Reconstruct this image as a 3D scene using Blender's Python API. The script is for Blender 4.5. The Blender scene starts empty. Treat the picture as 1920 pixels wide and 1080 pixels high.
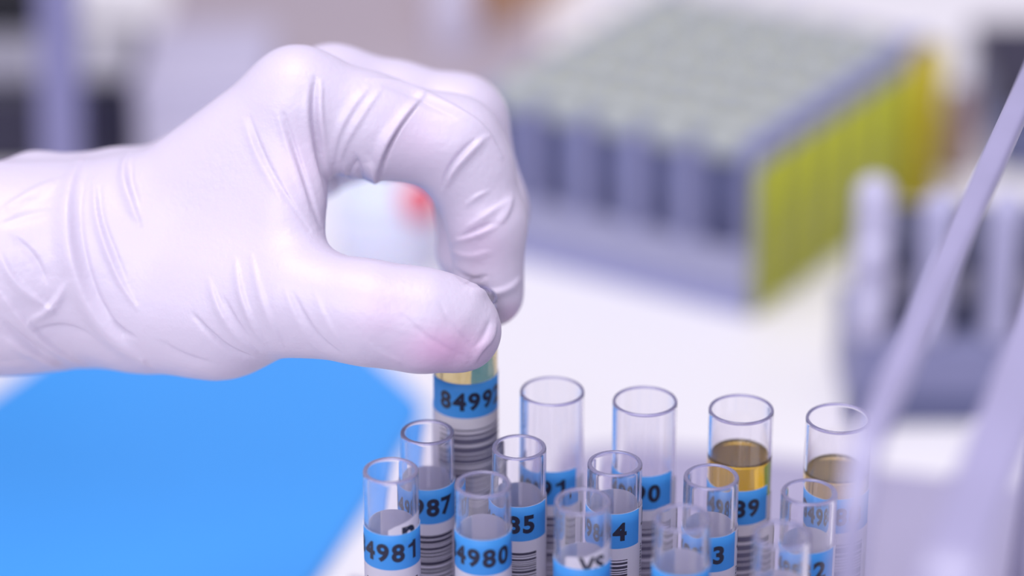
import bpy, bmesh, math, random
import numpy as np
from mathutils import Vector, Matrix
R = math.radians
MM = 0.001
rnd = random.Random(7)
scene = bpy.context.scene
COL = scene.collection

# ------------------------------------------------------------------ camera, world, lights, exposure
cam_d = bpy.data.cameras.new('camera')
cam = bpy.data.objects.new('camera', cam_d); COL.objects.link(cam)
cam.location = (0, 0, .380); cam.rotation_euler = (R(65), 0, 0)
cam_d.sensor_width = 36; cam_d.lens = 105
cam_d.clip_start = .02; cam_d.clip_end = 30
cam_d.dof.use_dof = True; cam_d.dof.focus_distance = .583; cam_d.dof.aperture_fstop = 4.4
cam_d.dof.aperture_blades = 0
scene.camera = cam

world = bpy.data.worlds.new('world'); scene.world = world
world.use_nodes = True
bgn = world.node_tree.nodes['Background']
bgn.inputs['Color'].default_value = (.80, .775, .965, 1); bgn.inputs['Strength'].default_value = .55

def area(name, loc, target, size, power, color):
    d = bpy.data.lights.new(name, 'AREA'); d.shape = 'RECTANGLE'
    d.size, d.size_y = size; d.energy = power; d.color = color
    o = bpy.data.objects.new(name, d); COL.objects.link(o)
    o.location = loc
    o.rotation_euler = (Vector(target) - Vector(loc)).to_track_quat('-Z', 'Y').to_euler()
    return o
area('ceiling_light', (-.10, .52, 1.35), (-.03, .58, 0), (.8, .55), 11.5, (1, .975, .99))
area('front_fill_light', (-.35, -.55, 1.0), (0, .55, .1), (1.0, .7), 14, (.97, .965, 1))  # unseen fill from the camera side, added to brighten labels and tube insides

scene.view_settings.view_transform = 'Standard'
scene.view_settings.look = 'None'
scene.view_settings.gamma = 1
scene.view_settings.use_curve_mapping = False
scene.view_settings.exposure = 0.1
scene.cycles.max_bounces = 20
scene.cycles.transmission_bounces = 20
scene.cycles.transparent_max_bounces = 16
scene.cycles.diffuse_bounces = 5
scene.cycles.sample_clamp_indirect = 60

# ------------------------------------------------------------------ helpers
def obj(name, me, mats=(), parent=None, loc=None):
    for m in (mats if isinstance(mats, (list, tuple)) else [mats]):
        me.materials.append(m)
    o = bpy.data.objects.new(name, me); COL.objects.link(o)
    if parent: o.parent = parent
    if loc is not None: o.location = loc
    return o

def empty(name, loc=(0, 0, 0), rotz=0):
    o = bpy.data.objects.new(name, None); COL.objects.link(o)
    o.empty_display_size = .01
    o.location = loc; o.rotation_euler = (0, 0, rotz)
    return o

def tag(o, label, cat, group=None):
    o['label'] = label; o['category'] = cat
    if group: o['group'] = group
    return o

def structure(o):
    o['kind'] = 'structure'; return o

def smooth(me, on=True):
    me.polygons.foreach_set('use_smooth', [on] * len(me.polygons)); return me

def bm_mesh(bm, name, sm=False):
    me = bpy.data.meshes.new(name); bm.normal_update(); bm.to_mesh(me); bm.free()
    if sm: smooth(me)
    return me

def box_into(bm, x0, y0, z0, x1, y1, z1, bev=0, seg=2):
    r = bmesh.ops.create_cube(bm, size=1)
    vs = r['verts']
    for v in vs:
        v.co = Vector(((x0 + x1) / 2 + v.co.x * (x1 - x0), (y0 + y1) / 2 + v.co.y * (y1 - y0), (z0 + z1) / 2 + v.co.z * (z1 - z0)))
    if bev:
        es = list({e for v in vs for e in v.link_edges})
        bmesh.ops.bevel(bm, geom=es, offset=bev, segments=seg, affect='EDGES', profile=.5)

def box(name, x0, y0, z0, x1, y1, z1, bev=0, seg=2):
    """box in millimetres"""
    bm = bmesh.new()
    box_into(bm, x0 * MM, y0 * MM, z0 * MM, x1 * MM, y1 * MM, z1 * MM, bev * MM, seg)
    return bm_mesh(bm, name)

def prism(name, pts, z0, z1, bev=0):
    """extruded polygon, millimetres"""
    bm = bmesh.new()
    lo = [bm.verts.new((x * MM, y * MM, z0 * MM)) for x, y in pts]
    hi = [bm.verts.new((x * MM, y * MM, z1 * MM)) for x, y in pts]
    bm.faces.new(lo[::-1]); top = bm.faces.new(hi)
    n = len(pts)
    for i in range(n):
        bm.faces.new((lo[i], lo[(i + 1) % n], hi[(i + 1) % n], hi[i]))
    bmesh.ops.recalc_face_normals(bm, faces=bm.faces)
    if bev:
        bmesh.ops.bevel(bm, geom=list(top.edges), offset=bev * MM, segments=3, affect='EDGES', profile=.5)
    return bm_mesh(bm, name)

def lathe(name, prof, n=64, sm=True):
    """profile of (radius, z) in mm, spun round z; ends on the axis are closed by a point"""
    bm = bmesh.new(); rings = []
    for r, z in prof:
        if r < 1e-6:
            rings.append([bm.verts.new((0, 0, z * MM))])
        else:
            rings.append([bm.verts.new((r * MM * math.sin(2 * math.pi * k / n), -r * MM * math.cos(2 * math.pi * k / n), z * MM)) for k in range(n)])
    for a, b in zip(rings, rings[1:]):
        for k in range(n):
            k2 = (k + 1) % n
            if len(a) == 1 and len(b) == 1: continue
            if len(a) == 1: bm.faces.new((a[0], b[k2], b[k]))
            elif len(b) == 1: bm.faces.new((a[k], a[k2], b[0]))
            else: bm.faces.new((a[k], a[k2], b[k2], b[k]))
    bmesh.ops.recalc_face_normals(bm, faces=bm.faces)
    if bm.calc_volume(signed=True) < 0: bmesh.ops.reverse_faces(bm, faces=bm.faces)
    return bm_mesh(bm, name, sm)

def sweep(name, pts, w, h, r=.6, n=3, closed_ends=True):
    """rounded-rectangle bar (w wide, h tall) swept along a path of mm points"""
    sec = []
    for sx, sy, a0 in ((1, 1, 0), (-1, 1, 90), (-1, -1, 180), (1, -1, 270)):
        for k in range(n + 1):
            a = R(a0 + 90 * k / n)
            sec.append((sx * (w / 2 - r) + r * math.cos(a), sy * (h / 2 - r) + r * math.sin(a)))
    bm = bmesh.new(); rings = []
    P = [Vector(p) for p in pts]
    for i, p in enumerate(P):
        t = ((P[min(i + 1, len(P) - 1)] - P[max(i - 1, 0)])).normalized()
        side = t.cross(Vector((0, 0, 1)))
        if side.length < .25: side = SIDE.copy()
        side.normalize(); up = side.cross(t).normalized()
        rings.append([bm.verts.new((p + side * a + up * b) * MM) for a, b in sec])
    m = len(sec)
    for a, b in zip(rings, rings[1:]):
        for k in range(m):
            bm.faces.new((a[k], a[(k + 1) % m], b[(k + 1) % m], b[k]))
    bm.faces.new(rings[0][::-1]); bm.faces.new(rings[-1])
    bmesh.ops.recalc_face_normals(bm, faces=bm.faces)
    return bm_mesh(bm, name, True)

# ------------------------------------------------------------------ materials
def mat(name, col, rough=.5, noise=0, nscale=40, bump=0, bscale=200, **kw):
    m = bpy.data.materials.new(name); m.use_nodes = True
    nt = m.node_tree; b = nt.nodes['Principled BSDF']
    b.inputs['Base Color'].default_value = (*col, 1); b.inputs['Roughness'].default_value = rough
    for k, v in kw.items():
        b.inputs[k.replace('_', ' ')].default_value = v
    if noise or bump:
        tc = nt.nodes.new('ShaderNodeTexCoord')
    if noise:
        nz = nt.nodes.new('ShaderNodeTexNoise'); nz.inputs['Scale'].default_value = nscale; nz.inputs['Detail'].default_value = 4
        nt.links.new(tc.outputs['Object'], nz.inputs['Vector'])
        rp = nt.nodes.new('ShaderNodeValToRGB')
        rp.color_ramp.elements[0].position = .3; rp.color_ramp.elements[1].position = .7
        rp.color_ramp.elements[0].color = (*[c * (1 - noise) for c in col], 1)
        rp.color_ramp.elements[1].color = (*[min(1, c * (1 + noise)) for c in col], 1)
        nt.links.new(nz.outputs['Fac'], rp.inputs['Fac']); nt.links.new(rp.outputs['Color'], b.inputs['Base Color'])
    if bump:
        n2 = nt.nodes.new('ShaderNodeTexNoise'); n2.inputs['Scale'].default_value = bscale; n2.inputs['Detail'].default_value = 3
        nt.links.new(tc.outputs['Object'], n2.inputs['Vector'])
        bp = nt.nodes.new('ShaderNodeBump'); bp.inputs['Strength'].default_value = bump; bp.inputs['Distance'].default_value = .001
        nt.links.new(n2.outputs['Fac'], bp.inputs['Height']); nt.links.new(bp.outputs['Normal'], b.inputs['Normal'])
    return m

def glass(name, col, rough=.0, ior=1.49):
    return mat(name, col, rough, IOR=ior, Transmission_Weight=1.0)

M_BENCH = mat('bench_white_laminate', (.81, .785, .81), .42, noise=.015, nscale=8)
M_TUBE = mat('clear_tube_plastic', (.97, .955, .998), .015, IOR=1.42, Transmission_Weight=.96)
M_RIM = mat('tube_rim_reflection_tint', (.50, .47, .76), .25, IOR=1.45, Transmission_Weight=.7)  # clear rim coloured lavender in place of the light it picks up around it
def paper(name, col, tr):
    m = mat(name, col, .55); nt = m.node_tree; b = nt.nodes['Principled BSDF']; out = nt.nodes['Material Output']
    t = nt.nodes.new('ShaderNodeBsdfTranslucent'); t.inputs['Color'].default_value = (*col, 1)
    x = nt.nodes.new('ShaderNodeMixShader'); x.inputs['Fac'].default_value = tr
    nt.links.new(b.outputs[0], x.inputs[1]); nt.links.new(t.outputs[0], x.inputs[2]); nt.links.new(x.outputs[0], out.inputs['Surface'])
    return m
M_PAPER = paper('label_paper', (.86, .82, .94), .45)
M_BACKING = paper('label_backing', (.96, .93, .99), .6)
M_BLUE = paper('label_blue', (.062, .345, .84), .35)
M_INK = mat('label_ink', (.006, .008, .03), .5)
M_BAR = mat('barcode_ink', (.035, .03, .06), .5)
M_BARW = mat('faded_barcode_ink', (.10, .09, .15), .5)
M_AMBER = mat('amber_serum', (1.0, .62, .004), 0, IOR=1.35, Transmission_Weight=.92)
M_STRAW = mat('straw_serum', (.94, .70, .26), 0, IOR=1.35, Transmission_Weight=.85)
M_PALE = mat('pale_yellow_serum', (.97, .80, .33), 0, IOR=1.35, Transmission_Weight=.88)
M_MAT = mat('blue_plastic', (.045, .31, .80), .5, noise=.02, nscale=10)
M_LAV = mat('lavender_plastic', (.44, .41, .56), .4, noise=.03, nscale=20)
M_HANDLE = mat('handle_plastic', (.38, .355, .55), .3, noise=.05, nscale=60, Transmission_Weight=.25, IOR=1.45)
M_RACKGREY = mat('grey_blue_rack_plastic', (.22, .225, .39), .5, noise=.04, nscale=30)
M_RACKDARK = mat('slate_rack_plastic', (.105, .115, .235), .5, noise=.05, nscale=30)
M_RACKRIM = mat('rack_rim_plastic', (.25, .26, .48), .5)
M_RACKBASE = mat('rack_base_plastic', (.33, .33, .48), .5)
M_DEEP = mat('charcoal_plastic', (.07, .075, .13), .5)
M_CARTON = mat('lavender_card', (.46, .43, .57), .6)
M_CAP = mat('grey_green_cap', (.37, .395, .40), .55, noise=.06, nscale=60)
M_CAPY = mat('cap_yellow_dot', (.55, .56, .22), .55)
M_YEL = mat('yellow_strip', (.45, .47, .018), .5, noise=.06, nscale=25)
M_OLIVE = mat('olive_panel', (.22, .225, .09), .55)
M_AMB = mat('amber_strip', (.42, .33, .0), .5, noise=.1, nscale=40)
M_WHITEP = mat('white_plastic', (.72, .69, .84), .35)
M_POST = mat('lavender_stand_plastic', (.21, .20, .37), .4, noise=.03, nscale=20)
M_MIDL = mat('pale_post_plastic', (.52, .50, .67), .4, noise=.05, nscale=40)
M_LAVT = mat('lavender_tray_plastic', (.38, .35, .50), .45, noise=.03, nscale=20)
M_MID = mat('grey_post_plastic', (.42, .41, .60), .4, noise=.06, nscale=40)
M_GREYP = mat('grey_lavender_plastic', (.27, .26, .325), .45)
M_CREAM = mat('cream_plastic', (.46, .445, .49), .45)
M_NAVY = mat('navy_plastic', (.012, .010, .034), .4, noise=.2, nscale=18)
M_BLACK = mat('black_plastic', (.006, .006, .012), .35)
M_TAN = mat('grey_beige_paper', (.40, .34, .385), .7, noise=.05, nscale=15)
M_BROWN = mat('brown_cardboard', (.52, .28, .14), .8, noise=.05, nscale=20)
M_RED = mat('red_plastic', (.74, .13, .17), .4)
M_JAR = mat('white_jar_plastic', (.74, .73, .87), .35, Subsurface_Weight=.2)
M_BRVIAL = mat('brown_glass', (.30, .19, .17), .2)
M_FLOOR = mat('floor_vinyl', (.45, .43, .47), .5, noise=.05)
M_WALL = mat('wall_paint', (.70, .66, .76), .7, noise=.02)
M_CLOTH = mat('white_cotton', (.72, .71, .76), .85, bump=.15, bscale=700)
M_STEEL = mat('steel', (.5, .5, .54), .3, Metallic=1.0)

# ------------------------------------------------------------------ setting and bench
structure(obj('floor', box('floor', -2500, -1500, -900, 2500, 2600, -880), M_FLOOR))
structure(obj('wall_back', box('wall_back', -2500, 2500, -880, 2500, 2600, 1900), M_WALL))
bench = tag(empty('lab_bench', (0, .8, -.88)), 'white laminate lab bench that everything stands on', 'bench')
obj('worktop', box('worktop', -1100, -600, 850, 1100, 700, 880, 3), M_BENCH, bench)
for sx in (-1, 1):
    for y in (-520, 620):
        obj('leg', box('leg', sx * 1020 - 25, y - 25, 0, sx * 1020 + 25, y + 25, 850, 2), M_STEEL, bench)

# ------------------------------------------------------------------ tube rack with carrying handle
TH = R(17.75)
E1 = Vector((math.cos(TH), -math.sin(TH), 0)); E2 = Vector((math.sin(TH), math.cos(TH), 0))
O0 = Vector((-10.4, 540.1, 0))
SIDE = E1.copy()
def rk(a, b, z=0): return O0 + E1 * a + E2 * b + Vector((0, 0, z))

BIG, SMALL = 6.5, 5.35
# number, x, y, rim height, radius, label depth below rim, last digit angle, label end, bar end, liquid, level below rim, text
TUBES = [
 ('84992', -9.4, 540.1, 126.3, BIG, 16.4, 69, 97, 80, M_PALE, 9.5),
 ('84991', 8.1, 536.2, 107.3, BIG, 15.2, 15, 47, 30, None, 0),
 ('84990', 26.6, 531.9, 107.3, BIG, 13.9, 17, 55, 38, None, 0),
 ('84989', 45.6, 528.3, 107.3, BIG, 15.3, 24, 55, 40, M_AMBER, 10.6),
 ('84988', 64.6, 524.4, 107.3, BIG, 15.0, 33, 75, 52, M_STRAW, 12.0),
 ('84987', -16.8, 524.5, 104.1, SMALL, 10.4, 44, 98, 62, None, 0),
 ('84985', 1.4, 518.2, 104.1, SMALL, 10.7, 20.5, 71, 38.5, None, 0),
 ('84984', 20.0, 511.5, 104.1, SMALL, 8.5, 10, 59, 28, None, 0),
 ('84983', 38.4, 506.1, 104.1, SMALL, 10.6, 16, 60, 36, None, 0),
 ('84982', 56.7, 500.0, 104.1, SMALL, 10.6, 23, 60, 40, None, 0),
 ('84981', -23.2, 502.9, 107.2, SMALL, 11.4, 47, 100, 64, None, 0),
 ('84980', -5.5, 497.5, 107.2, SMALL, 9.4, 45, 98, 62, None, 0),
 ('', 13.3, 490.8, 107.2, SMALL, 11.8, 30, 80, 40, None, 0),
 ('', 31.6, 484.5, 107.2, SMALL, 9.5, 30, 80, 40, None, 0),
 ('', 49.6, 478.3, 107.2, SMALL, 10.4, 30, 80, 40, None, 0),
]

def rack_plate(z0, z1):
    """plate with a round hole round every tube; cells are squares on the rack's own grid"""
    bm = bmesh.new(); n = 32
    ux = [-20] + [9.5 + 19.3 * i for i in range(4)] + [90]
    centres = {}
    for nm, x, y, *_r in TUBES:
        d = Vector((x, y, 0)) - O0
        centres[(nm, x)] = (d.dot(E1), d.dot(E2), _r[1])
    rows = [sorted(list(centres.values())[0:5]), sorted(list(centres.values())[5:10]), sorted(list(centres.values())[10:15])]
    vb = [13, -10.5, -33, -54]
    for ri, row in enumerate(rows):
        cu = [c[0] for c in row]
        bu = [-30] + [(p + q) / 2 for p, q in zip(cu, cu[1:])] + [130]
        for ci, (a, b, rr) in enumerate(row):
            u0, u1, v0, v1 = bu[ci], bu[ci + 1], vb[ri + 1], vb[ri]
            for z, flip in ((z0, True), (z1, False)):
                inner, outer = [], []
                angs = sorted([2 * math.pi * k / n + .013 for k in range(n)] + [math.atan2(vv - b, uu - a) % (2 * math.pi) for uu in (u0, u1) for vv in (v0, v1)])
                m = len(angs)
                for t in angs:
                    cx, cy = math.cos(t), math.sin(t)
                    inner.append(rk(a + (rr + .7) * cx, b + (rr + .7) * cy, z))
                    sx = ((u1 - a) if cx > 0 else (a - u0)) / max(abs(cx), 1e-9)
                    sy = ((v1 - b) if cy > 0 else (b - v0)) / max(abs(cy), 1e-9)
                    s = min(sx, sy); outer.append(rk(a + s * cx, b + s * cy, z))
                vi = [bm.verts.new(p * MM) for p in inner]; vo = [bm.verts.new(p * MM) for p in outer]
                for k in range(m):
                    q = (vi[k], vo[k], vo[(k + 1) % m], vi[(k + 1) % m])
                    bm.faces.new(q[::-1] if flip else q)
                if flip: low = vi
                else:
                    for k in range(m):
                        bm.faces.new((low[k], low[(k + 1) % m], vi[(k + 1) % m], vi[k]))
    return bm_mesh(bm, 'plate')

rack = tag(empty('tube_rack', (0, 0, 0)), 'translucent lavender rack holding the numbered tubes, its two slanting handle rails at the right', 'rack')
RB = [(-30, -145), (130, -145), (130, 13), (-30, 13)]
obj('base_plate', prism('base_plate', [tuple(rk(a, b))[:2] for a, b in RB], 0, 6, 1), M_LAV, rack)
obj('hole_plate', rack_plate(46, 49), M_LAV, rack)
obj('front_plate', prism('front_plate', [tuple(rk(a, b))[:2] for a, b in ((-30, -145), (130, -145), (130, -54), (-30, -54))], 46, 49, 0), M_LAV, rack)
for a in (-28, 128):
    for b in (-143, 11):
        p = rk(a, b)
        obj('post', lathe('post', [(0, 6), (2, 6), (2, 46), (0, 46)], 20), M_LAV, rack, (p.x * MM, p.y * MM, 0))
for a, w, bf, z in ((101.8, 5.0, -107, 162), (121, 9.5, -136, 160)):
    h = obj('handle_rail', sweep('handle_rail', [rk(a, bf - 10, 49), rk(a, bf - 7, 110), rk(a, bf - 4.5, 146), rk(a, bf - 3, 153), rk(a, bf + 1, 159), rk(a, bf + 8, z - .5), rk(a, bf + 20, z), rk(a, -20, z), rk(a, 40, z), rk(a, 95, z), rk(a, 104, z - 3), rk(a, 109, z - 10), rk(a, 110, z - 20), rk(a, 110, 60), rk(a, 110, 0)], w, 3.4, 1.2), M_HANDLE, rack)
    obj('foot_bar', sweep('foot_bar', [rk(a, 12, 3), rk(a, 60, 3), rk(a, 114, 3)], w, 6, 1), M_LAV, rack)

# ------------------------------------------------------------------ tubes
def text_tris(txt, height):
    cu = bpy.data.curves.new('t', 'FONT'); cu.body = txt; cu.size = 1; cu.resolution_u = 4
    cu.offset = .04; cu.align_x = 'CENTER'
    o = bpy.data.objects.new('t', cu); COL.objects.link(o)
    dg = bpy.context.evaluated_depsgraph_get()
    me = bpy.data.meshes.new_from_object(o.evaluated_get(dg))
    bpy.data.objects.remove(o); bpy.data.curves.remove(cu)
    bm = bmesh.new(); bm.from_mesh(me); bpy.data.meshes.remove(me)
    if txt == '1':                      # a flagged one, as on the printed labels
        bm.clear()
        for q4 in (((.30, 0), (.51, 0), (.51, 1), (.30, 1)), ((.02, .66), (.30, .69), (.30, .92), (.02, .80))):
            bm.faces.new([bm.verts.new((x, y, 0)) for x, y in q4])
    xs = [v.co.x for v in bm.verts]; ys = [v.co.y for v in bm.verts]
    y0, y1 = min(ys), max(ys); s = height / (y1 - y0); xc = (min(xs) + max(xs)) / 2
    for v in bm.verts: v.co = Vector(((v.co.x - xc) * s, (v.co.y - y0) * s, 0))
    x = min(v.co.x for v in bm.verts); xe = max(v.co.x for v in bm.verts)
    while x < xe:
        x += .28
        bmesh.ops.bisect_plane(bm, geom=bm.verts[:] + bm.edges[:] + bm.faces[:], plane_co=(x, 0, 0), plane_no=(1, 0, 0))
    return bm

def wrap_text(bm, txt, height, r, ang, ztop, midx, sx=1.0):
    """glyphs bent round the tube: centre at angle ang (degrees, 0 = towards the camera side)"""
    t = text_tris(txt, height)
    mp = {}
    for v in t.verts:
        a = R(ang) + v.co.x * sx / r
        mp[v] = bm.verts.new((r * math.sin(a) * MM, -r * math.cos(a) * MM, (ztop - height + v.co.y) * MM))
    for f in t.faces:
        try: nf = bm.faces.new([mp[v] for v in f.verts])
        except ValueError: continue
        nf.material_index = midx
    t.free()

def snap_grid(a0, a1, step, extra):
    g = set(round(a0 + k * step, 4) for k in range(int((a1 - a0) / step) + 1)) | {a0, a1} | {e for e in extra if a0 < e < a1}
    g = sorted(g); o = [g[0]]
    for x in g[1:]:
        if x - o[-1] > .3 or x in extra: o.append(x)
    return o

def label_mesh(r, ztop, num, dig, end, bend, seed):
    """wrap-round label: blue head with the number, white field, ladder barcode. Slots: paper, blue, ink, bar"""
    q = random.Random(seed)
    blue_h, depth = 7.7, 52
    bars = []; z = ztop - blue_h - 2.6
    fine = bend < 50 and r < 6
    while z > ztop - depth + 4:
        w = q.choice((.25, .3, .5, .5, .8, 1.0) if not fine else (.2, .2, .3, .3, .5, .6)); g = q.choice((.25, .3, .3, .55) if not fine else (.2, .25, .35))
        if r > 6: w *= 1.35; g *= 1.15
        bars.append((z, z - w)); z -= w + g
    zc = sorted({ztop, ztop - 2.6, ztop - 7.0, ztop - blue_h, ztop - depth} | {p for b in bars for p in b}, reverse=True)
    b0 = bend - 125; e0 = end - 250
    A = snap_grid(-180., 180., 5., [float(x) for x in (b0, bend, e0, end, end - 175, end + 28)])
    ro, ri = r + .13, r + .03
    bm = bmesh.new()
    def ring(rad, z): return [bm.verts.new((rad * math.sin(R(a)) * MM, -rad * math.cos(R(a)) * MM, z * MM)) for a in A[:-1]]
    outer = [ring(ro, z) for z in zc]; inner = [ring(ri, z) for z in zc]
    n = len(A) - 1
    def there(am, zm):
        if r < 6 or (end - 175 < am < end): return True      # the wide tubes' blue head only covers the front
        return zm < ztop - (2.6 if end < am < end + 28 else 7.0)
    here = {(j, k): there((A[k] + A[k + 1]) / 2, (zc[j] + zc[j + 1]) / 2) for j in range(len(zc) - 1) for k in range(n)}
    for j in range(len(zc) - 1):
        zm = (zc[j] + zc[j + 1]) / 2
        inbar = any(b[0] > zm > b[1] for b in bars)
        for k in range(n):
            if not here[j, k]: continue
            am = (A[k] + A[k + 1]) / 2; k2 = (k + 1) % n
            f = bm.faces.new((outer[j + 1][k], outer[j + 1][k2], outer[j][k2], outer[j][k]))
            f.smooth = True
            if zm > ztop - blue_h and e0 < am < end: f.material_index = 1
            elif inbar and b0 < am < bend: f.material_index = 3
            if f.material_index != 1: continue
            g = bm.faces.new((inner[j][k], inner[j][k2], inner[j + 1][k2], inner[j + 1][k])); g.smooth = True; g.material_index = 4
            if j == 0:
                bm.faces.new((outer[j][k], outer[j][k2], inner[j][k2], inner[j][k]))
    bmesh.ops.delete(bm, geom=[v for v in bm.verts if not v.link_faces], context='VERTS')
    adv = 3.0
    for i, ch in enumerate(num):
        a = dig - (len(num) - 1 - i) * math.degrees(adv / r)
        wrap_text(bm, ch, 4.05, ro + .03, a, ztop - 1.95, 2, 1.0)
    if num in ('84984', '84985', '84983'):     # edge of the maker's bold print
        wrap_text(bm, 'J', 3.8, ro + .03, end + 19, ztop - .8, 2, 1.2)
    # column of small print running down the tube beside the label's end
    z = ztop - 8.4
    while num and z > ztop - 22:
        hgt = q.uniform(.25, .6); a = end + 9
        v = [bm.verts.new(((ro + .03) * math.sin(R(x)) * MM, -(ro + .03) * math.cos(R(x)) * MM, zz * MM)) for x, zz in ((a, z), (a, z - hgt), (a + q.uniform(4, 7), z - hgt), (a + 6, z))]
        bm.faces.new(v).material_index = 2; z -= hgt + q.uniform(.15, .35)
    return bm_mesh(bm, 'label')

def tube_profile(r, wall, L):
    ri = r - wall; p = []
    for k in range(9):
        a = R(90 * k / 8); p.append((r * math.sin(a), r - r * math.cos(a)))
    p += [(r, r + 1), (r, L * .3), (r, L * .6), (r, L - 4), (r, L - .8), (r, L - .4), (r - .1, L - .12), (r - .28, L)]
    zb = wall + ri
    p += [(ri + .22, L), (ri + .07, L - .12), (ri, L - .4), (ri, L - .8), (ri, L - 4), (ri, L * .6), (ri, L * .3), (ri, zb + 1)]
    for k in range(9):
        a = R(90 - 90 * k / 8); p.append((ri * math.sin(a), zb - ri * math.cos(a)))
    p[0] = (0, 0); p[-1] = (0, wall)
    return p

def liquid_profile(ri, wall, level):
    rr = ri + .012; zb = wall + ri; p = [(0, wall - .012)]
    for k in range(1, 9):
        a = R(90 * k / 8); p.append((rr * math.sin(a), zb - rr * math.cos(a)))
    p += [(rr, zb + .8), (rr, level * .5), (rr, level - 3), (rr, level - .4), (rr, level + .75), (rr - .12, level + .45), (rr - .4, level + .15), (rr - .9, level + .02), (rr - 1.4, level), (rr - 1.9, level), (rr * .4, level), (0, level)]
    return p

LABELS = {
 '84992': 'tube number 84992 with pale yellow serum, lifted between gloved thumb and finger',
 '84991': 'empty wide tube number 84991, just right of the tube being lifted',
 '84990': 'empty wide tube number 84990, between tubes 84991 and 84989',
 '84989': 'wide tube number 84989 half showing bright amber serum above its blue label',
 '84988': 'wide tube number 84988 with a little straw coloured serum, crossed by the handle rail',
 '84987': 'narrow clear tube number 84987 in front of the lifted tube, leftmost of the middle row',
 '84985': 'narrow clear tube number 84985, standing before tube 84991',
 '84984': 'narrow clear tube number 84984, standing before tube 84990',
 '84983': 'narrow clear tube number 84983, standing before the bright amber tube',
 '84982': 'narrow clear tube number 84982, standing before the straw coloured tube',
 '84981': 'narrow clear tube number 84981, nearest the blue tray, leftmost of the front row',
 '84980': 'narrow clear tube number 84980, second from the left in the front row',
}
FRONT = ['narrow clear tube in the front row with bold black print above its blue label',
         'blurred narrow tube in the front row before tube 84983, fourth from the left',
         'blurred narrow tube at the right end of the front row before tube 84982']
fi = 0
for i, (num, x, y, rim, r, ldepth, dig, end, bend, liq, lev) in enumerate(TUBES):
    lift = 19.0 if i == 0 else 0
    L = rim - lift - 6.05
    wall = .62 if r > 6 else .85
    t = empty('sample_tube', (x * MM, y * MM, (6.05 + lift) * MM))
    lab = LABELS.get(num)
    if not lab: lab = FRONT[fi]; fi += 1
    tag(t, lab, 'test tube', 'numbered sample tubes')
    tw = lathe('tube_wall', tube_profile(r, wall, L), 72)
    for p in tw.polygons:
        if p.center.z > (L - .3) * MM: p.material_index = 1
    obj('tube_wall', tw, [M_TUBE, M_RIM], t)
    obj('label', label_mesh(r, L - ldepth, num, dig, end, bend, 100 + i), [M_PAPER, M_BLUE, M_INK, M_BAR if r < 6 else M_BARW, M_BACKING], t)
    if liq: obj('serum', lathe('serum', liquid_profile(r - wall, wall, L - lev), 72), liq, t)
    if num == '84981' or (num == '' and fi == 1):
        # the maker's own printed label, peeping out above the blue one
        bm = bmesh.new(); rr = r + .02; a0, a1 = (-5, 75) if num else (-38, 75)
        zt = L - ldepth + (1.6 if num else 2.6)
        A = [a0 + (a1 - a0) * k / 24 for k in range(25)]
        up = [bm.verts.new((rr * math.sin(R(a)) * MM, -rr * math.cos(R(a)) * MM, (zt - (.5 * max(0, 1 - k / 4)) + .025 * max(0, a)) * MM)) for k, a in enumerate(A)]
        lo = [bm.verts.new((rr * math.sin(R(a)) * MM, -rr * math.cos(R(a)) * MM, (L - ldepth - 3) * MM)) for a in A]
        for k in range(24): bm.faces.new((lo[k], lo[k + 1], up[k + 1], up[k])).smooth = True
        for ch, a in ((('n', 40),) if num else (('V', 8), ('S', 36))):
            wrap_text(bm, ch, 3.6, rr + .03, a, zt - .1, 1)
        obj('maker_label', bm_mesh(bm, 'maker_label'), [M_PAPER, M_INK], t)

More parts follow.
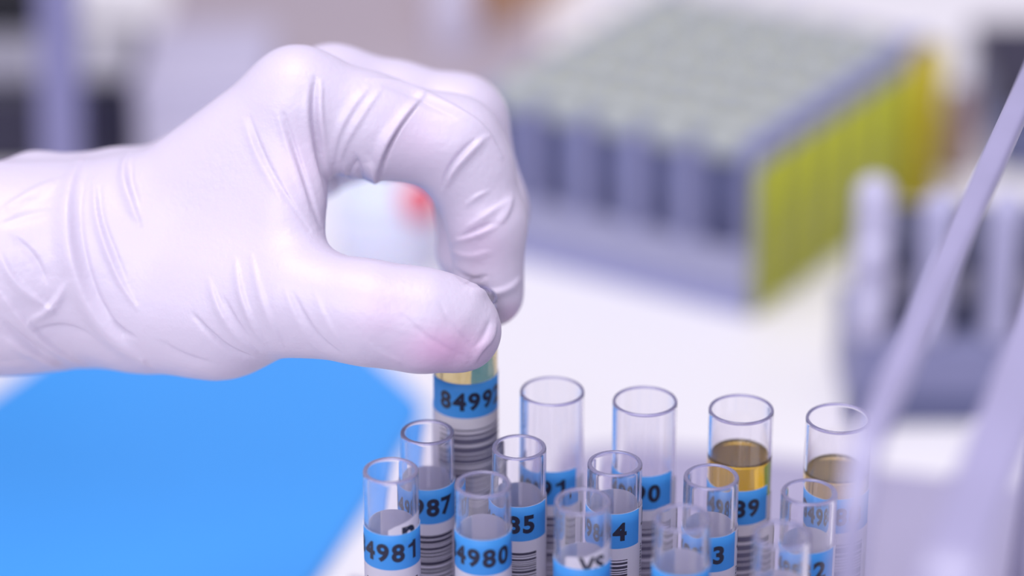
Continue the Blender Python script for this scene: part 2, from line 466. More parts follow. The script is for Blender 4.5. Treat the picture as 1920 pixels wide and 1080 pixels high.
# ------------------------------------------------------------------ gloved hand
# hand-local axes: x to the right, y away through the fingers, z up; millimetres
SEG={
 'palm':[((-69.0, 24, 18.4),14.3,(-27.7, 21, 45.7),10.5),((-66.5, 10, 16.7),13.5,(-33.4, 0, 44.1),10.2),((-71.4, 38, 16.4),13.5,(-25.3, 38, 42.8),9.8),((-73.8, 48, 13.9),12.5,(-26.1, 53, 40.2),9),((-70.0, 14, 11.7),19.8,(-72.8, 36, 11.9),19.8),((-66.8, 6, 3.2),12,(-48.2, -2, 2.4),11.6),((-48.2, -2, 2.4),11.6,(-32.1, -11, 4.0),10.6),((-51.0, 0, 0.2),10.3,(-61.7, 4, 1.0),10.3),((-142.1, 16, 8.6),26,(-92.4, 14, 10.6),20.2),((-92.4, 14, 10.6),20.2,(-70.0, 14, 11.7),19.6),((-147.6, 38, 8.7),26,(-96.0, 36, 10.7),20.2),((-96.0, 36, 10.7),20.2,(-72.8, 36, 11.9),19.6),((-89.3, 22, 29.7),4.8,(-81.5, 22, 29.7),3.8),((-72.7, 24, 31.1),3.0,(-71.1, 24, 29.8),2.4)],
 'index':[((-33.4, 0, 44.1),10.2,(-19.6, 2, 39.0),10.3),((-19.6, 2, 39.0),10.3,(-2.4, 4, 35.5),9.4),((-2.4, 4, 35.5),9.4,(0.8, 5, 30.1),8.6),((0.8, 5, 30.1),8.6,(4.4, 6, 19.4),7.6),((4.4, 6, 19.4),7.6,(4.8, 9.5, 5.5),7.2)],
 'middle':[((-27.7, 21, 45.7),10.5,(-15.0, 23, 43.6),9.6),((-15.0, 23, 43.6),9.6,(-1.9, 24, 40.7),10),((-1.9, 24, 40.7),10,(3.2, 24, 22.5),9.2),((3.2, 24, 22.5),9.2,(1.1, 21, 14.2),7.7)],
 'ring':[((-25.3, 38, 42.8),9.8,(-3.8, 43, 37.9),9.3),((-3.8, 43, 37.9),9.3,(3.1, 43, 23.0),8.6),((3.1, 43, 23.0),8.6,(3.5, 38, 15.5),7.5)],
 'little':[((-26.1, 53, 40.2),9,(-8.2, 58, 37.5),8),((-8.2, 58, 37.5),8,(1.2, 57, 26.3),7.3),((1.2, 57, 26.3),7.3,(2.4, 52, 19.2),6.5)],
 'thumb':[((-32.1, -11, 4.0),10.6,(-24.0, -14, 2.4),9.5),((-24.0, -14, 2.4),9.5,(-17.7, -15.5, 1.4),9.7),((-17.7, -15.5, 1.4),9.7,(-8.3, -15, -0.0),9.8),((-8.3, -15, -0.0),9.7,(-2.5, -13, -0.9),8.7),((-2.5, -13, -0.9),8.7,(-0.2, -12.5, -2.4),7.0)],
}
TRI=[((-34.9, -1, 38.4),(-37.0, -9, 6.9),(-62.7, 4, 12.9),8.5),((-67.2, 14, 18.5),(-71.0, 44, 14.5),(-31.5, 20, 41.2),9),((-71.0, 44, 14.5),(-31.5, 20, 41.2),(-27.6, 48, 41.1),9)]
FOLDS=[
 ([(-78.4, 32.0), (-79.2, 23.3), (-78.2, 13.8), (-75.2, 4.3), (-70.3, -3.1), (-64.3, -7.9)],1.9,1.5),
 ([(-76.1, 28.6), (-76.5, 22.2), (-75.4, 13.8), (-72.5, 4.3), (-67.8, -2.6)],0.7,-0.45),
 ([(-74.2, 28.0), (-73.2, 21.2), (-71.1, 14.9), (-67.9, 7.5), (-64.7, 2.7)],0.7,0.6),
 ([(-72.7, 26.5), (-71.9, 20.7), (-69.8, 15.4), (-66.8, 8.5)],0.5,-0.35),
 ([(-68.5, 33.5), (-68.3, 28.6), (-66.0, 22.8), (-64.3, 19.1)],0.9,0.8),
 ([(-66.8, 31.7), (-66.6, 28.0), (-64.7, 23.5)],0.6,-0.4),
 ([(-35.4, 40.7), (-33.3, 34.2), (-31.0, 27.5), (-29.5, 22.6), (-28.0, 18.0)],0.55,-0.55),
 ([(-36.7, 40.7), (-34.6, 34.2), (-32.2, 27.5), (-30.5, 22.0)],0.7,0.35),
 ([(-42.3, 40.2), (-39.2, 31.8), (-34.3, 23.8), (-30.2, 17.8)],0.5,-0.4),
 ([(-43.6, 39.7), (-40.5, 31.7), (-35.6, 23.6)],0.7,0.25),
 ([(-29.2, 47.6), (-29.5, 40.5), (-28.6, 33.9), (-27.5, 29.1), (-26.3, 25.2)],0.75,-1.25),
 ([(-28.1, 47.0), (-28.3, 40.7), (-27.3, 34.9)],0.7,0.35),
 ([(-30.5, 46.5), (-30.9, 40.2), (-29.9, 33.3), (-28.4, 26.5), (-27.3, 21.2)],0.8,0.4),
 ([(-8.5, 44.6), (-12.3, 39.4), (-15.7, 35.1), (-17.7, 30.3), (-18.0, 28.0)],0.95,1.0),
 ([(-9.0, 43.1), (-13.4, 37.3), (-15.7, 32.3), (-16.8, 28.8)],0.42,-0.95),
 ([(-4.1, 26.3), (-2.6, 29.8), (0.3, 33.1), (3.9, 36.5)],0.8,0.85),
 ([(2.0, 35.8), (-1.4, 32.3), (-3.5, 29.1), (-4.5, 26.3)],0.4,-0.75),
 ([(-19.1, 48.1), (-14.3, 47.8), (-11.1, 46.7), (-7.7, 45.1), (-2.2, 42.5), (3.6, 38.9), (7.3, 32.8)],0.7,0.55),
 ([(-15.9, 46.7), (-11.7, 45.5), (-7.5, 43.3), (-2.2, 40.7)],0.6,-0.35),
 ([(-19.1, 46.0), (-22.8, 41.1), (-25.4, 35.8), (-26.1, 31.7)],0.8,0.4),
 ([(-16.5, 45.8), (-20.8, 39.4), (-24.2, 33.9), (-25.2, 29.6)],0.7,0.35),
 ([(-21.0, 31.7), (-23.3, 29.1), (-24.2, 26.7)],0.5,-0.4),
 ([(-1.2, 16.7), (2.0, 18.1), (5.0, 19.4)],0.4,-0.7),
 ([(-2.2, 15.9), (2.0, 17.2), (6.0, 18.7)],0.7,0.5),
 ([(0.1, 18.6), (2.2, 19.8), (8.3, 23.9)],0.7,0.4),
 ([(-0.1, 22.8), (2.2, 24.8), (4.7, 25.9)],0.5,0.3),
 ([(9.4, 24.9), (8.3, 21.2), (6.8, 19.1)],0.9,0.5),
 ([(0.5, 7.5), (2.3, 8.3), (4.3, 8.9)],0.5,-0.4),
 ([(1.0, 6.4), (5.4, 5.3), (8.9, 6.4), (11.0, 8.5)],0.8,0.6),
 ([(-4.5, 3.9), (-2.6, -0.2), (1.4, -4.8), (3.1, -7.1)],0.5,-0.2),
 ([(6.2, -0.4), (5.5, -3.3), (3.1, -5.7), (2.3, -7.8)],0.8,0.6),
 ([(5.2, 0.1), (4.1, -3.1), (2.3, -5.0)],0.5,-0.3),
 ([(-11.1, 1.0), (-7.5, -2.6), (-2.2, -5.7), (1.0, -7.3)],0.6,-0.18),
 ([(-49.7, 8.1), (-47.8, 2.4), (-44.5, -2.8), (-41.0, -5.7)],0.8,0.55),
 ([(-44.5, 11.8), (-43.2, 5.3), (-40.8, -0.9), (-38.8, -4.1)],0.8,0.6),
 ([(-53.0, 1.5), (-49.7, -2.2), (-45.9, -5.5), (-41.8, -7.1)],0.55,-0.55),
 ([(-46.5, 4.3), (-44.4, 0.1), (-41.8, -3.3)],0.5,-0.3),
 ([(-41.3, 12.7), (-39.8, 7.5), (-37.9, 1.1), (-35.4, -4.1)],0.8,0.4),
 ([(-32.8, 5.5), (-30.4, 0.6), (-27.5, -3.5), (-23.8, -6.2)],0.6,-0.35),
 ([(-34.4, 6.4), (-32.3, 0.6), (-29.4, -4.1), (-26.5, -6.7)],0.7,0.25),
 ([(-28.6, 5.6), (-26.3, 0.1), (-23.3, -4.7)],0.7,0.2),
 ([(-91.9, 13.3), (-89.1, 7.6), (-84.0, 3.4), (-81.9, 2.2)],0.9,0.7),
 ([(-86.6, -0.1), (-81.6, 2.9), (-79.0, 7.5)],0.9,0.65),
 ([(-91.9, 5.3), (-87.7, -0.3), (-83.5, -5.1), (-77.7, -9.2)],0.9,0.7),
 ([(-91.9, -3.6), (-87.3, -6.0), (-82.4, -9.4)],1.2,0.8),
 ([(-91.9, 0.1), (-88.7, -3.1), (-84.5, -7.1)],0.8,-0.5),
 ([(-89.3, 16.8), (-84.8, 12.7), (-82.8, 7.9)],0.7,-0.5),
 ([(-91.9, 22.2), (-86.6, 25.4), (-82.2, 28.0)],1.2,0.6),
 ([(-91.9, 19.1), (-86.6, 21.2), (-81.9, 21.7)],1.0,-0.4),
 ([(-85.6, -2.0), (-80.3, -1.0), (-75.0, -2.6)],0.9,-0.45),
 ([(-98.2, 28.6), (-96.1, 15.9), (-99.3, 0.1)],2,1.0),
 ([(-69.4, -0.3), (-67.6, -2.2), (-65.2, -3.3)],0.6,-0.45),
 ([(-60.2, -4.1), (-55.0, -7.1), (-49.7, -8.4)],0.9,-0.3),
 ([(-18.0, -4.1), (-15.9, -6.2), (-11.7, -7.8)],0.7,0.2),
 ([(-19.1, 31.7), (-18.2, 29.1), (-17.4, 27.0)],1.3,0.9),
 ([(-24.4, 31.7), (-23.3, 28.6), (-22.8, 26.5)],1.0,0.5),
 ([(-21.7, 32.8), (-20.6, 29.4), (-20.1, 27.0)],0.6,-0.5),
 ([(-1.7, 10.1), (0.1, 8.5), (3.1, 8.0)],0.6,-0.5),
 ([(-2.7, 13.8), (1.0, 12.7), (4.7, 13.8)],0.8,0.25),
]
FLUSH=[(-3.5, -5.5, 8.0, 4.3, 1.0), (9.4, 0.2, 2.7, 3.0, 0.5), (-15.4, 1.2, 6.4, 5.3, 0.25), (3.2, 14.7, 5.3, 6.4, 0.25), (-9.2, 36.4, 6.4, 5.3, 0.2), (-32.0, 31.2, 4.3, 6.4, 0.15)]
# hand origin
HAND_LOC=(-0.00940,0.54010,0.12107)

def seg_d(X, a, b):
    a = np.array(a, np.float32); b = np.array(b, np.float32); ab = b - a
    n2 = float(ab @ ab)
    t = np.clip(((X - a) @ ab) / n2, 0, 1) if n2 > 1e-9 else np.zeros(X.shape[:-1], np.float32)
    return np.linalg.norm(X - a - t[..., None] * ab, axis=-1), t

def tri_d(X, a, b, c):
    a, b, c = (np.array(q, np.float32) for q in (a, b, c))
    n = np.cross(b - a, c - a); n /= np.linalg.norm(n)
    pl = (X - a) @ n; Q = X - pl[..., None] * n
    ins = np.ones(X.shape[:-1], bool)
    for p, q in ((a, b), (b, c), (c, a)):
        ins &= ((Q - p) @ np.cross(n, q - p)) >= 0
    d = np.minimum(np.minimum(seg_d(X, a, b)[0], seg_d(X, b, c)[0]), seg_d(X, c, a)[0])
    return np.where(ins, np.abs(pl), d)

STEP = .7
LO = np.array([-172., -34., -36.], np.float32); HI = np.array([20., 74., 62.], np.float32)
NX, NY, NZ = ((HI - LO) / STEP).astype(int) + 1
def grid_slice(lo, hi):
    i0 = np.maximum(np.floor((np.array(lo) - LO) / STEP).astype(int), 0)
    i1 = np.minimum(np.ceil((np.array(hi) - LO) / STEP).astype(int) + 1, [NX, NY, NZ])
    ax = [LO[k] + STEP * np.arange(i0[k], i1[k], dtype=np.float32) for k in range(3)]
    X = np.stack(np.meshgrid(*ax, indexing='ij'), -1)
    return tuple(slice(i0[k], i1[k]) for k in range(3)), X

def smin(a, b, k):
    h = np.maximum(k - np.abs(a - b), 0) / k
    return np.minimum(a, b) - h * h * k * .25

def add_prim(F, fn, lo, hi, k):
    m = k + 4
    sl, X = grid_slice(np.array(lo) - m, np.array(hi) + m)
    if X.size: F[sl] = smin(F[sl], fn(X), k)

def add_seg(F, s, k):
    a, ra, b, rb = s; rm = max(ra, rb)
    lo = np.minimum(a, b) - rm; hi = np.maximum(a, b) + rm
    def fn(X):
        d, t = seg_d(X, a, b); return d - (ra + (rb - ra) * t)
    add_prim(F, fn, lo, hi, k)

def field(): return np.full((NX, NY, NZ), 50., np.float32)
palm = field()
for s in SEG['palm']: add_seg(palm, s, 7)
for a, b, c, r in TRI:
    P3 = np.array([a, b, c])
    add_prim(palm, lambda X: tri_d(X, a, b, c) - r, P3.min(0) - r, P3.max(0) + r, 6)
body = palm
fing = field()
for nm in ('index', 'middle', 'ring', 'little'):
    one = field()
    for s in SEG[nm]: add_seg(one, s, 3.2)
    fing = smin(fing, one, 1.4)
body = smin(body, fing, 4.0)
th = field()
for s in SEG['thumb']: add_seg(th, s, 3.5)
body = smin(body, th, 3.0)
# soft pads are dented by the tube they hold
up = np.array([0, -math.sin(R(25)), math.cos(R(25))], np.float32)
sl, X = grid_slice((-9, -14, -40), (9, 14, 8))
t_ = X @ up
dt = np.linalg.norm(X - t_[..., None] * up, axis=-1) - 6.56
rim_t = 126.3 - HAND_LOC[2] * 1000
dt = np.maximum(dt, t_ - rim_t - .1)
body[sl] = np.maximum(body[sl], -dt)

def surface_nets(F):
    S = F < 0
    nx, ny, nz = F.shape
    c = np.zeros((nx - 1, ny - 1, nz - 1), np.int8)
    for dx in (0, 1):
        for dy in (0, 1):
            for dz in (0, 1):
                c += S[dx:nx - 1 + dx, dy:ny - 1 + dy, dz:nz - 1 + dz]
    act = (c > 0) & (c < 8)
    idx = np.full(act.shape, -1, np.int64); ijk = np.argwhere(act); idx[act] = np.arange(len(ijk))
    acc = np.zeros((len(ijk), 3)); cnt = np.zeros(len(ijk))
    corners = [(0, 0, 0), (1, 0, 0), (0, 1, 0), (1, 1, 0), (0, 0, 1), (1, 0, 1), (0, 1, 1), (1, 1, 1)]
    for i in range(8):
        for j in range(i + 1, 8):
            p, q = np.array(corners[i]), np.array(corners[j])
            if np.abs(p - q).sum() != 1: continue
            fa = F[tuple((ijk + p).T)]; fb = F[tuple((ijk + q).T)]
            m = (fa < 0) != (fb < 0)
            t = np.where(m, fa / np.where(m, fa - fb, 1), 0)
            acc[m] += (p + t[:, None] * (q - p))[m]; cnt[m] += 1
    V = ijk + acc / cnt[:, None]
    faces = []
    for ax in range(3):
        o1, o2 = [(1, 2), (2, 0), (0, 1)][ax]
        a = [slice(None)] * 3; b = [slice(None)] * 3
        a[ax] = slice(0, -1); b[ax] = slice(1, None)
        A, B = S[tuple(a)], S[tuple(b)]
        E = np.argwhere(A != B)
        E = E[(E[:, o1] > 0) & (E[:, o2] > 0) & (E[:, o1] < F.shape[o1] - 1) & (E[:, o2] < F.shape[o2] - 1)]
        ins = A[tuple(E.T)]
        def at(d1, d2):
            G = E.copy(); G[:, o1] -= d1; G[:, o2] -= d2; return idx[tuple(G.T)]
        q = np.stack([at(1, 1), at(0, 1), at(0, 0), at(1, 0)], 1)
        q[~ins] = q[~ins][:, ::-1]
        faces.append(q)
    return V, np.concatenate(faces)

V, Q = surface_nets(body)
V = V * STEP + LO
def vnormals(V, Q):
    n = np.cross(V[Q[:, 2]] - V[Q[:, 0]], V[Q[:, 3]] - V[Q[:, 1]])
    N = np.zeros_like(V)
    for k in range(4): np.add.at(N, Q[:, k], n)
    return N / np.maximum(np.linalg.norm(N, axis=1, keepdims=True), 1e-12)
def relax(V, Q, it, f):
    e = np.concatenate([Q[:, [k, (k + 1) % 4]] for k in range(4)])
    for _ in range(it):
        S = np.zeros_like(V); C = np.zeros(len(V))
        for a, b in ((0, 1), (1, 0)):
            np.add.at(S, e[:, a], V[e[:, b]]); np.add.at(C, e[:, a], 1)
        V = V + f * (S / np.maximum(C, 1)[:, None] - V)
    return V
V = relax(V, Q, 8, .5)
def subdivide(V, Q):
    """one Catmull-Clark step"""
    nv = len(V); fc = V[Q].mean(1)
    e = np.sort(np.concatenate([Q[:, [k, (k + 1) % 4]] for k in range(4)]), axis=1)
    key = e[:, 0].astype(np.int64) * nv + e[:, 1]
    uk, inv = np.unique(key, return_inverse=True)
    ne = len(uk); ev = np.stack([uk // nv, uk % nv], 1)
    fidx = np.tile(np.arange(len(Q)), 4)
    es = np.zeros((ne, 3)); ec = np.zeros(ne); np.add.at(es, inv, fc[fidx]); np.add.at(ec, inv, 1)
    mid = V[ev].mean(1)
    ep = np.where((ec == 2)[:, None], (V[ev].sum(1) + es) / 4, mid)
    fs = np.zeros((nv, 3)); val = np.zeros(nv)
    for k in range(4): np.add.at(fs, Q[:, k], fc); np.add.at(val, Q[:, k], 1)
    ms = np.zeros((nv, 3)); vc = np.zeros(nv)
    for k in range(2): np.add.at(ms, ev[:, k], mid); np.add.at(vc, ev[:, k], 1)
    n = np.maximum(val, 1)[:, None]
    vp = (fs / n + 2 * ms / np.maximum(vc, 1)[:, None] + (n - 3) * V) / n
    Fn = len(Q); o = inv.reshape(4, Fn)
    VV = np.concatenate([vp, ep, fc])
    fi_ = nv + ne + np.arange(Fn)
    QQ = np.concatenate([np.stack([Q[:, k], nv + o[k], fi_, nv + o[(k + 3) % 4]], 1) for k in range(4)])
    return VV, QQ
V, Q = subdivide(V, Q)

N = vnormals(V, Q)
facing = np.clip((-N[:, 1] + .25) / .5, 0, 1)
D = np.zeros(len(V))
UV = V[:, [0, 2]]
for pts, wd, h in FOLDS:
    P2 = np.array(pts); m = wd * 3.2
    sel = np.where((UV[:, 0] > P2[:, 0].min() - m) & (UV[:, 0] < P2[:, 0].max() + m) & (UV[:, 1] > P2[:, 1].min() - m) & (UV[:, 1] < P2[:, 1].max() + m))[0]
    if not len(sel): continue
    # smooth the polyline
    for _ in range(2):
        Pn = [P2[0]]
        for p, q in zip(P2, P2[1:]): Pn += [p * .75 + q * .25, p * .25 + q * .75]
        P2 = np.array(Pn + [P2[-1]])
    ls = np.linalg.norm(np.diff(P2, axis=0), axis=1); cum = np.concatenate([[0], np.cumsum(ls)]); tot = cum[-1]
    best = np.full(len(sel), 1e9); par = np.zeros(len(sel)); p_ = UV[sel]
    for i in range(len(P2) - 1):
        ab = P2[i + 1] - P2[i]; t = np.clip(((p_ - P2[i]) @ ab) / max(ab @ ab, 1e-9), 0, 1)
        rel = p_ - P2[i] - t[:, None] * ab; d = np.linalg.norm(rel, axis=1)
        d = d * np.where(rel[:, 0] * ab[1] - rel[:, 1] * ab[0] < 0, 1.55, .72)      # one flank steep, one soft
        mm = d < best
        best[mm] = d[mm]; par[mm] = ((cum[i] + t * ls[i]) / tot)[mm]
    taper = np.sqrt(np.clip(np.sin(np.pi * np.clip(par, .02, .98)), 0, 1)) 
    ww = wd * (.55 + .45 * taper)
    D[sel] += h * 1.15 * taper * np.exp(-(best / ww) ** 2)
D *= facing
u, y_, v_ = V.T
def wob(f, s): 
    r = np.random.RandomState(s); o = 0
    for _ in range(6):
        k = r.normal(size=3); k /= np.linalg.norm(k); o = o + np.sin((V @ k) * f * r.uniform(.7, 1.4) + r.uniform(0, 6.28))
    return o / 6
D += .12 * wob(.45, 1) + .035 * wob(1.5, 2)
patch = np.exp(-((u + 11) / 7) ** 2 - ((v_ - 0) / 5.5) ** 2) * facing      # stippled, slack latex on the thumb
D += .05 * patch * wob(3.2, 5)
cuff = np.clip((-72 - u) / 12, 0, 1)
D += cuff * (.55 * wob(.28, 3) + .3 * np.abs(wob(.5, 4)))
V = V + N * D[:, None]

flush = np.zeros(len(V))
for cu_, cv, rx, ry, s in FLUSH:
    flush = np.maximum(flush, s * np.exp(-((u - cu_) / rx) ** 2 - ((v_ - cv) / ry) ** 2) * facing)

gme = bpy.data.meshes.new('glove')
gme.vertices.add(len(V)); gme.vertices.foreach_set('co', (V * MM).astype(np.float32).ravel())
gme.loops.add(Q.size); gme.loops.foreach_set('vertex_index', Q.astype(np.int32).ravel())
gme.polygons.add(len(Q)); gme.polygons.foreach_set('loop_start', np.arange(0, Q.size, 4, dtype=np.int32))
gme.polygons.foreach_set('loop_total', np.full(len(Q), 4, np.int32))
gme.update(calc_edges=True); gme.validate(); smooth(gme)
at = gme.attributes.new('flush', 'FLOAT', 'POINT')
if len(gme.vertices) == len(V): at.data.foreach_set('value', flush.astype(np.float32))

M_GLOVE = mat('latex_glove', (.555, .497, .625), .42, Specular_IOR_Level=.4, bump=.10, bscale=900, Subsurface_Weight=.15, Subsurface_Scale=.0012, Sheen_Weight=.05)
nt = M_GLOVE.node_tree; b = nt.nodes['Principled BSDF']
b.inputs['Subsurface Radius'].default_value = (1.0, .55, .6)
an = nt.nodes.new('ShaderNodeAttribute'); an.attribute_name = 'flush'
mx = nt.nodes.new('ShaderNodeMixRGB'); mx.inputs['Color1'].default_value = (.555, .497, .625, 1); mx.inputs['Color2'].default_value = (.665, .43, .63, 1)
nt.links.new(an.outputs['Fac'], mx.inputs['Fac']); nt.links.new(mx.outputs['Color'], b.inputs['Base Color'])
hand = tag(empty('gloved_hand', HAND_LOC), "person's hand in a white latex glove pinching a tube between thumb and forefinger", 'hand')
hand.rotation_euler = (R(-25), 0, 0)
obj('glove', gme, M_GLOVE, hand)
# cuff of a white coat, drawn over the end of the glove
prof = [(0, 0), (27, 0), (29, 3), (30.5, 8), (30, 12), (33, 60), (37, 160), (36, 161), (0, 161)]
sv = lathe('sleeve', prof, 48)
for v in sv.vertices:
    x, y, z = v.co
    k = 1 + .025 * math.sin(9 * math.atan2(y, x) + z * 60) * min(1, z / .02)
    v.co = (x * k, y * k * 1.42, z)
sv.transform(Matrix.Translation((-.128, .026, .0085)) @ Matrix.Rotation(R(-90), 4, 'Y'))
obj('sleeve', sv, M_CLOTH, hand)

# ------------------------------------------------------------------ blue tray and lavender tray on the bench
def rounded(pts, it=3):
    for _ in range(it):
        o = []
        for i in range(len(pts)):
            p, q = pts[i], pts[(i + 1) % len(pts)]
            o += [(p[0] * .75 + q[0] * .25, p[1] * .75 + q[1] * .25), (p[0] * .25 + q[0] * .75, p[1] * .25 + q[1] * .75)]
        pts = o
    return pts
tag(obj('blue_tray', prism('blue_tray', rounded([(-68, 575), (-23, 728), (-26, 740), (-60, 800), (-115, 800), (-146, 735), (-190, 640), (-160, 560)], 4), 0, 3, 1), M_MAT), 'bright blue flat plastic tray lying on the bench under the hand', 'tray')
tag(obj('lavender_tray', prism('lavender_tray', rounded([(20, 712), (10, 684), (6, 648), (100, 616), (190, 598), (206, 634), (212, 664), (112, 688)], 3), 0, 5, 1), M_LAVT), 'lavender grey plastic tray lying on the bench behind the rack', 'tray')

# ------------------------------------------------------------------ rack of capped vials with yellow side
AA, BB = R(149), R(57)
va = Vector((math.cos(AA), math.sin(AA), 0)); vb_ = Vector((math.cos(BB), math.sin(BB), 0))
F0 = Vector((70.8, 794.4, 0))
def yr(a, b, z=0): return F0 + va * a + vb_ * b + Vector((0, 0, z))
def skewbox(name, a0, b0, z0, a1, b1, z1, bev=.6):
    return prism(name, [tuple(yr(a, b))[:2] for a, b in ((a0, b0), (a0, b1), (a1, b1), (a1, b0))], z0, z1, bev)
LA, LB = 93, 112
yrack = tag(empty('vial_rack'), 'grey blue rack full of capped vials with a striped yellow right side', 'rack')
obj('base', skewbox('base', 1, 0, 0, LA, LB, 20), M_RACKBASE, yrack)
obj('floor_strip', skewbox('floor_strip', .5, -.8, 0, LA, 0, 7), M_RACKRIM, yrack)
for k in range(6):
    a = 1 + k * 18.0
    obj('post', skewbox('post', a, -.3, 20, a + (3.5 if k == 0 else 7), 7, 50), M_RACKGREY, yrack)
obj('back_wall', skewbox('back_wall', 1, LB - 4, 20, LA, LB, 53), M_RACKGREY, yrack)
obj('left_wall', skewbox('left_wall', LA - 3, 0, 20, LA, LB, 55), M_RACKRIM, yrack)
obj('top_rail', skewbox('top_rail', 0, -.5, 47, 4.5, LB, 54), M_RACKRIM, yrack)
# top grid between the vials
obj('top_grid', skewbox('top_grid', 4.5, 9, 45, LA - 3, LB - 4, 47.5), M_RACKRIM, yrack)
obj('side_panel', skewbox('side_panel', 0, 0, 0, 1, LB, 48.5), M_OLIVE, yrack)
for k in range(6):
    b0 = 1 + k * 16.6; p = yr(0.3, b0 + 7)
    st = lathe('yellow_strip', [(0, 0), (7, 0), (7, 47), (0, 48)], 28)
    st.transform(Matrix.Rotation(AA - R(90), 4, 'Z') @ Matrix.Diagonal((1, .3, 1, 1)).to_4x4() if False else Matrix.Rotation(BB, 4, 'Z') @ Matrix.Diagonal((1, .28, 1, 1)))
    obj('yellow_strip', st, M_YEL, yrack, p * MM)
p = yr(-.5, 107)
st = lathe('amber_strip', [(0, 0), (7.5, 0), (7.5, 51), (0, 52)], 28)
obj('amber_strip', st, M_AMB, yrack, p * MM)
# the vials: grid of five by six
vial = empty('capped_vial')
obj('vial_body', lathe('vial_body', [(0, 20.2), (6.4, 20.2), (6.4, 48), (5, 49.5), (0, 49.5)], 28), M_RACKDARK, vial)
obj('cap', lathe('cap', [(0, 48.2), (8.2, 48.2), (8.4, 48.6), (8.4, 54.8), (7.8, 55.8), (0, 55.8)], 36), M_CAP, vial)
obj('cap_dot', lathe('cap_dot', [(0, 55.75), (2.2, 55.75), (2.2, 56.1), (0, 56.1)], 18), M_CAPY, vial)
kids = list(vial.children)
first = True
for j in range(6):
    for i in range(5):
        t = vial if first else vial.copy()
        if not first:
            COL.objects.link(t)
            for ch in kids:
                c2 = ch.copy(); COL.objects.link(c2); c2.parent = t
        first = False
        q = yr(13.4 + i * 17.6, 7.2 + j * 17.7)
        t.location = q * MM
        where = ('front', 'second', 'third', 'fourth', 'fifth', 'back')[j]
        wi = ('right end', 'second from right', 'middle', 'second from left', 'left end')[i]
        tag(t, 'grey green capped vial, %s of the %s row in the yellow sided rack' % (wi, where), 'vial', 'capped vials in the yellow sided rack')

# ------------------------------------------------------------------ dark rack at the right
drack = tag(empty('grey_rack', (.092, .727, 0)), 'dark grey rack with pale upright posts at the right edge, before the yellow sided rack', 'rack')
obj('base', box('base', 0, 0, 0, 130, 40, 24, 1.5), M_RACKGREY, drack)
obj('plinth', box('plinth', 1, -1.2, 0, 130, 0, 9, .4), M_RACKDARK, drack)
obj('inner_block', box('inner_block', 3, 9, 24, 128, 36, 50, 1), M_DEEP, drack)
for k in range(7):
    x = k * 17.8
    pm = obj('post', box('post', x, 0, 24, x + (9.5 if k == 0 else 8), 9, 66 if k == 0 else 62, 2), M_MIDL if k == 0 else M_MID, drack)
    for z in ((34, 50, 66.5) if k == 0 else (62,)):
        bm = bmesh.new(); bmesh.ops.create_uvsphere(bm, u_segments=20, v_segments=12, radius=.0052)
        kn = bm_mesh(bm, 'knob', True); kn.transform(Matrix.Diagonal((1, .8, 1.05, 1)))
        obj('knob', kn, M_MIDL if k == 0 else M_MID, pm, ((x + 4.6) * MM, (1.6 if z < 55 else 4) * MM, z * MM))
for k in range(6):
    obj('slot_tag', box('slot_tag', 10.5 + k * 17.8, 7.8, 34, 15.5 + k * 17.8, 9.2, 42, .3), M_GREYP, drack)

# ------------------------------------------------------------------ things at the back of the bench
jar = tag(empty('small_jar', (-.038, .835, 0)), 'small white jar with a red knob, seen through the loop of the hand', 'jar')
obj('jar_body', lathe('jar_body', [(0, 0), (15, 0), (16.5, 1.5), (16.5, 20), (15.5, 23), (0, 24)], 40), M_JAR, jar)
obj('lid', lathe('lid', [(0, 23.5), (15.8, 23.5), (16, 24), (16, 26), (15, 27), (0, 27.3)], 40), M_JAR, jar)
bm = bmesh.new(); bmesh.ops.create_uvsphere(bm, u_segments=24, v_segments=16, radius=.0064)
obj('red_knob', bm_mesh(bm, 'red_knob', True), M_RED, jar, (.0102, -.0115, .0252))

dark = tag(empty('storage_box', (-.185, .932, 0)), 'dark navy storage box at the upper left behind the wrist', 'box')
obj('body', box('body', -70, -27, 0, 60, 30, 29, 2), M_NAVY, dark)
obj('lid', box('lid', -70.5, -27.5, 29, 60.5, 30.5, 31, .8), M_NAVY, dark)
tray2 = tag(empty('instrument_tray', (-.185, .932, .031)), 'grey shallow tray lying on the dark navy box', 'tray')
obj('tray_body', box('tray_body', -70, -27, 0, 60, -7, 11, 2), M_GREYP, tray2)
obj('end_cap', box('end_cap', 30, -28, .3, 61, -6.5, 12, 3), M_CREAM, tray2)
inst = tag(empty('instrument_case', (-.205, .952, .031)), 'black instrument case standing behind the grey tray', 'instrument')
obj('case', box('case', -60, -23, 0, 52, 7, 90, 3), M_BLACK, inst)
obj('face_plate', box('face_plate', -55, -24, 5, 42, -23, 85, .3), M_BLACK, inst)
post = tag(empty('stand', (-.1425, .868, 0)), 'pale lavender upright post of a small stand before the navy box', 'stand')
obj('foot_plate', box('foot_plate', -16, -10, 0, 16, 10, 4, 1.5), M_LAV, post)
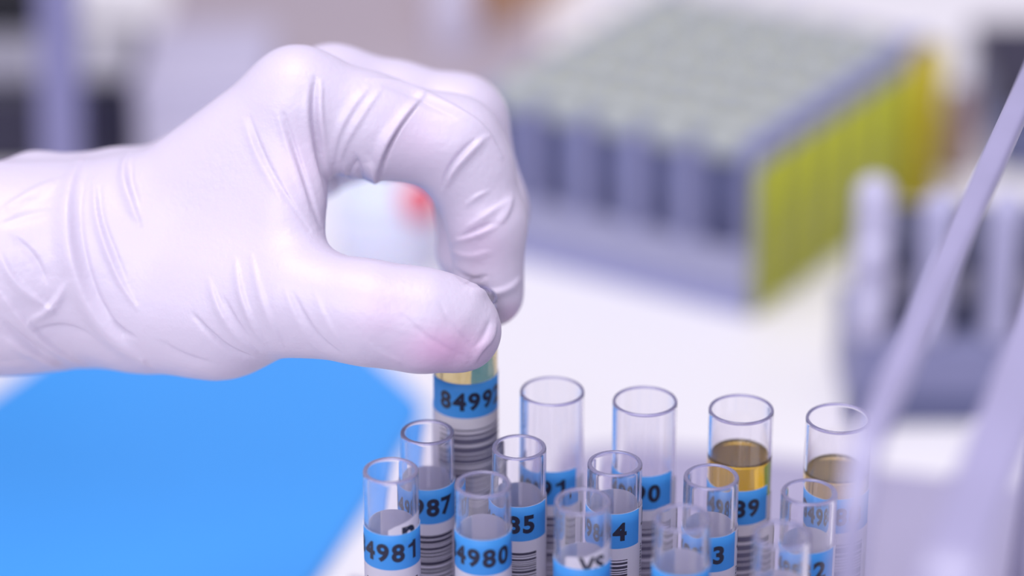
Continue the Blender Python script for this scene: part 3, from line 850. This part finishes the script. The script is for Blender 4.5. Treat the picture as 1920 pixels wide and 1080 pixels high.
pm = box('upright', -6.5, -3, 4, 6.5, 3, 120, 1.5); pm.transform(Matrix.Rotation(R(2.5), 4, 'Y'))
obj('upright', pm, M_POST, post)
pale = tag(empty('carton', (-.1015, .932, 0)), 'pale lavender carton beside the navy box, above the wrist', 'box')
obj('carton_body', box('carton_body', -21, -27, 0, 21, 28, 29, 1.5), M_CARTON, pale)
obj('carton_lid', box('carton_lid', -21.5, -27.5, 27, 21.5, 28.5, 31, 1), M_CARTON, pale)
tag(obj('paper_sheet', box('paper_sheet', -130, 966, 0, 12, 1180, 1.5, .4), M_TAN), 'grey beige card lying on the bench behind the knuckles', 'card')
bot = tag(empty('squeeze_bottle', (-.0215, 1.021, .0015)), 'slim white bottle standing on the grey beige card', 'bottle')
obj('bottle_body', lathe('bottle_body', [(0, 0), (7, 0), (8.5, 2), (8.6, 40), (7, 48), (4, 52), (4, 58), (0, 58)], 36), M_WHITEP, bot)
obj('bottle_cap', lathe('bottle_cap', [(0, 56), (5, 56), (5, 66), (3, 68), (0, 68)], 28), M_WHITEP, bot)
bx = tag(empty('cardboard_box', (.004, 1.062, .0015), R(57)), 'brown cardboard box beside the slim white bottle', 'box')
obj('box_body', box('box_body', -26, -2, 0, 30, 26, 35, .8), M_BROWN, bx)
obj('flap', box('flap', -26.4, -2.4, 33, 30.4, 26.4, 35.6, .3), M_BROWN, bx)
bv = tag(empty('brown_vial', (.1455, .905, 0)), 'small brown vial at the right end of the yellow striped panel', 'vial')
obj('vial_body', lathe('vial_body', [(0, 0), (5, 0), (5.5, 1), (5.5, 20), (3.5, 23), (3.5, 26), (0, 26)], 28), M_BRVIAL, bv)
obj('vial_cap', lathe('vial_cap', [(0, 24), (4.3, 24), (4.3, 29), (0, 30)], 28), M_BRVIAL, bv)
db = tag(empty('case', (.2, .93, 0)), 'dark slate case at the right edge behind the grey rack', 'box')
obj('case_body', box('case_body', -42, -27, 0, 60, 40, 24, 3), M_RACKDARK, db)
obj('case_lid', box('case_lid', -43, -28, 22, 61, 41, 29, 2), M_NAVY, db)
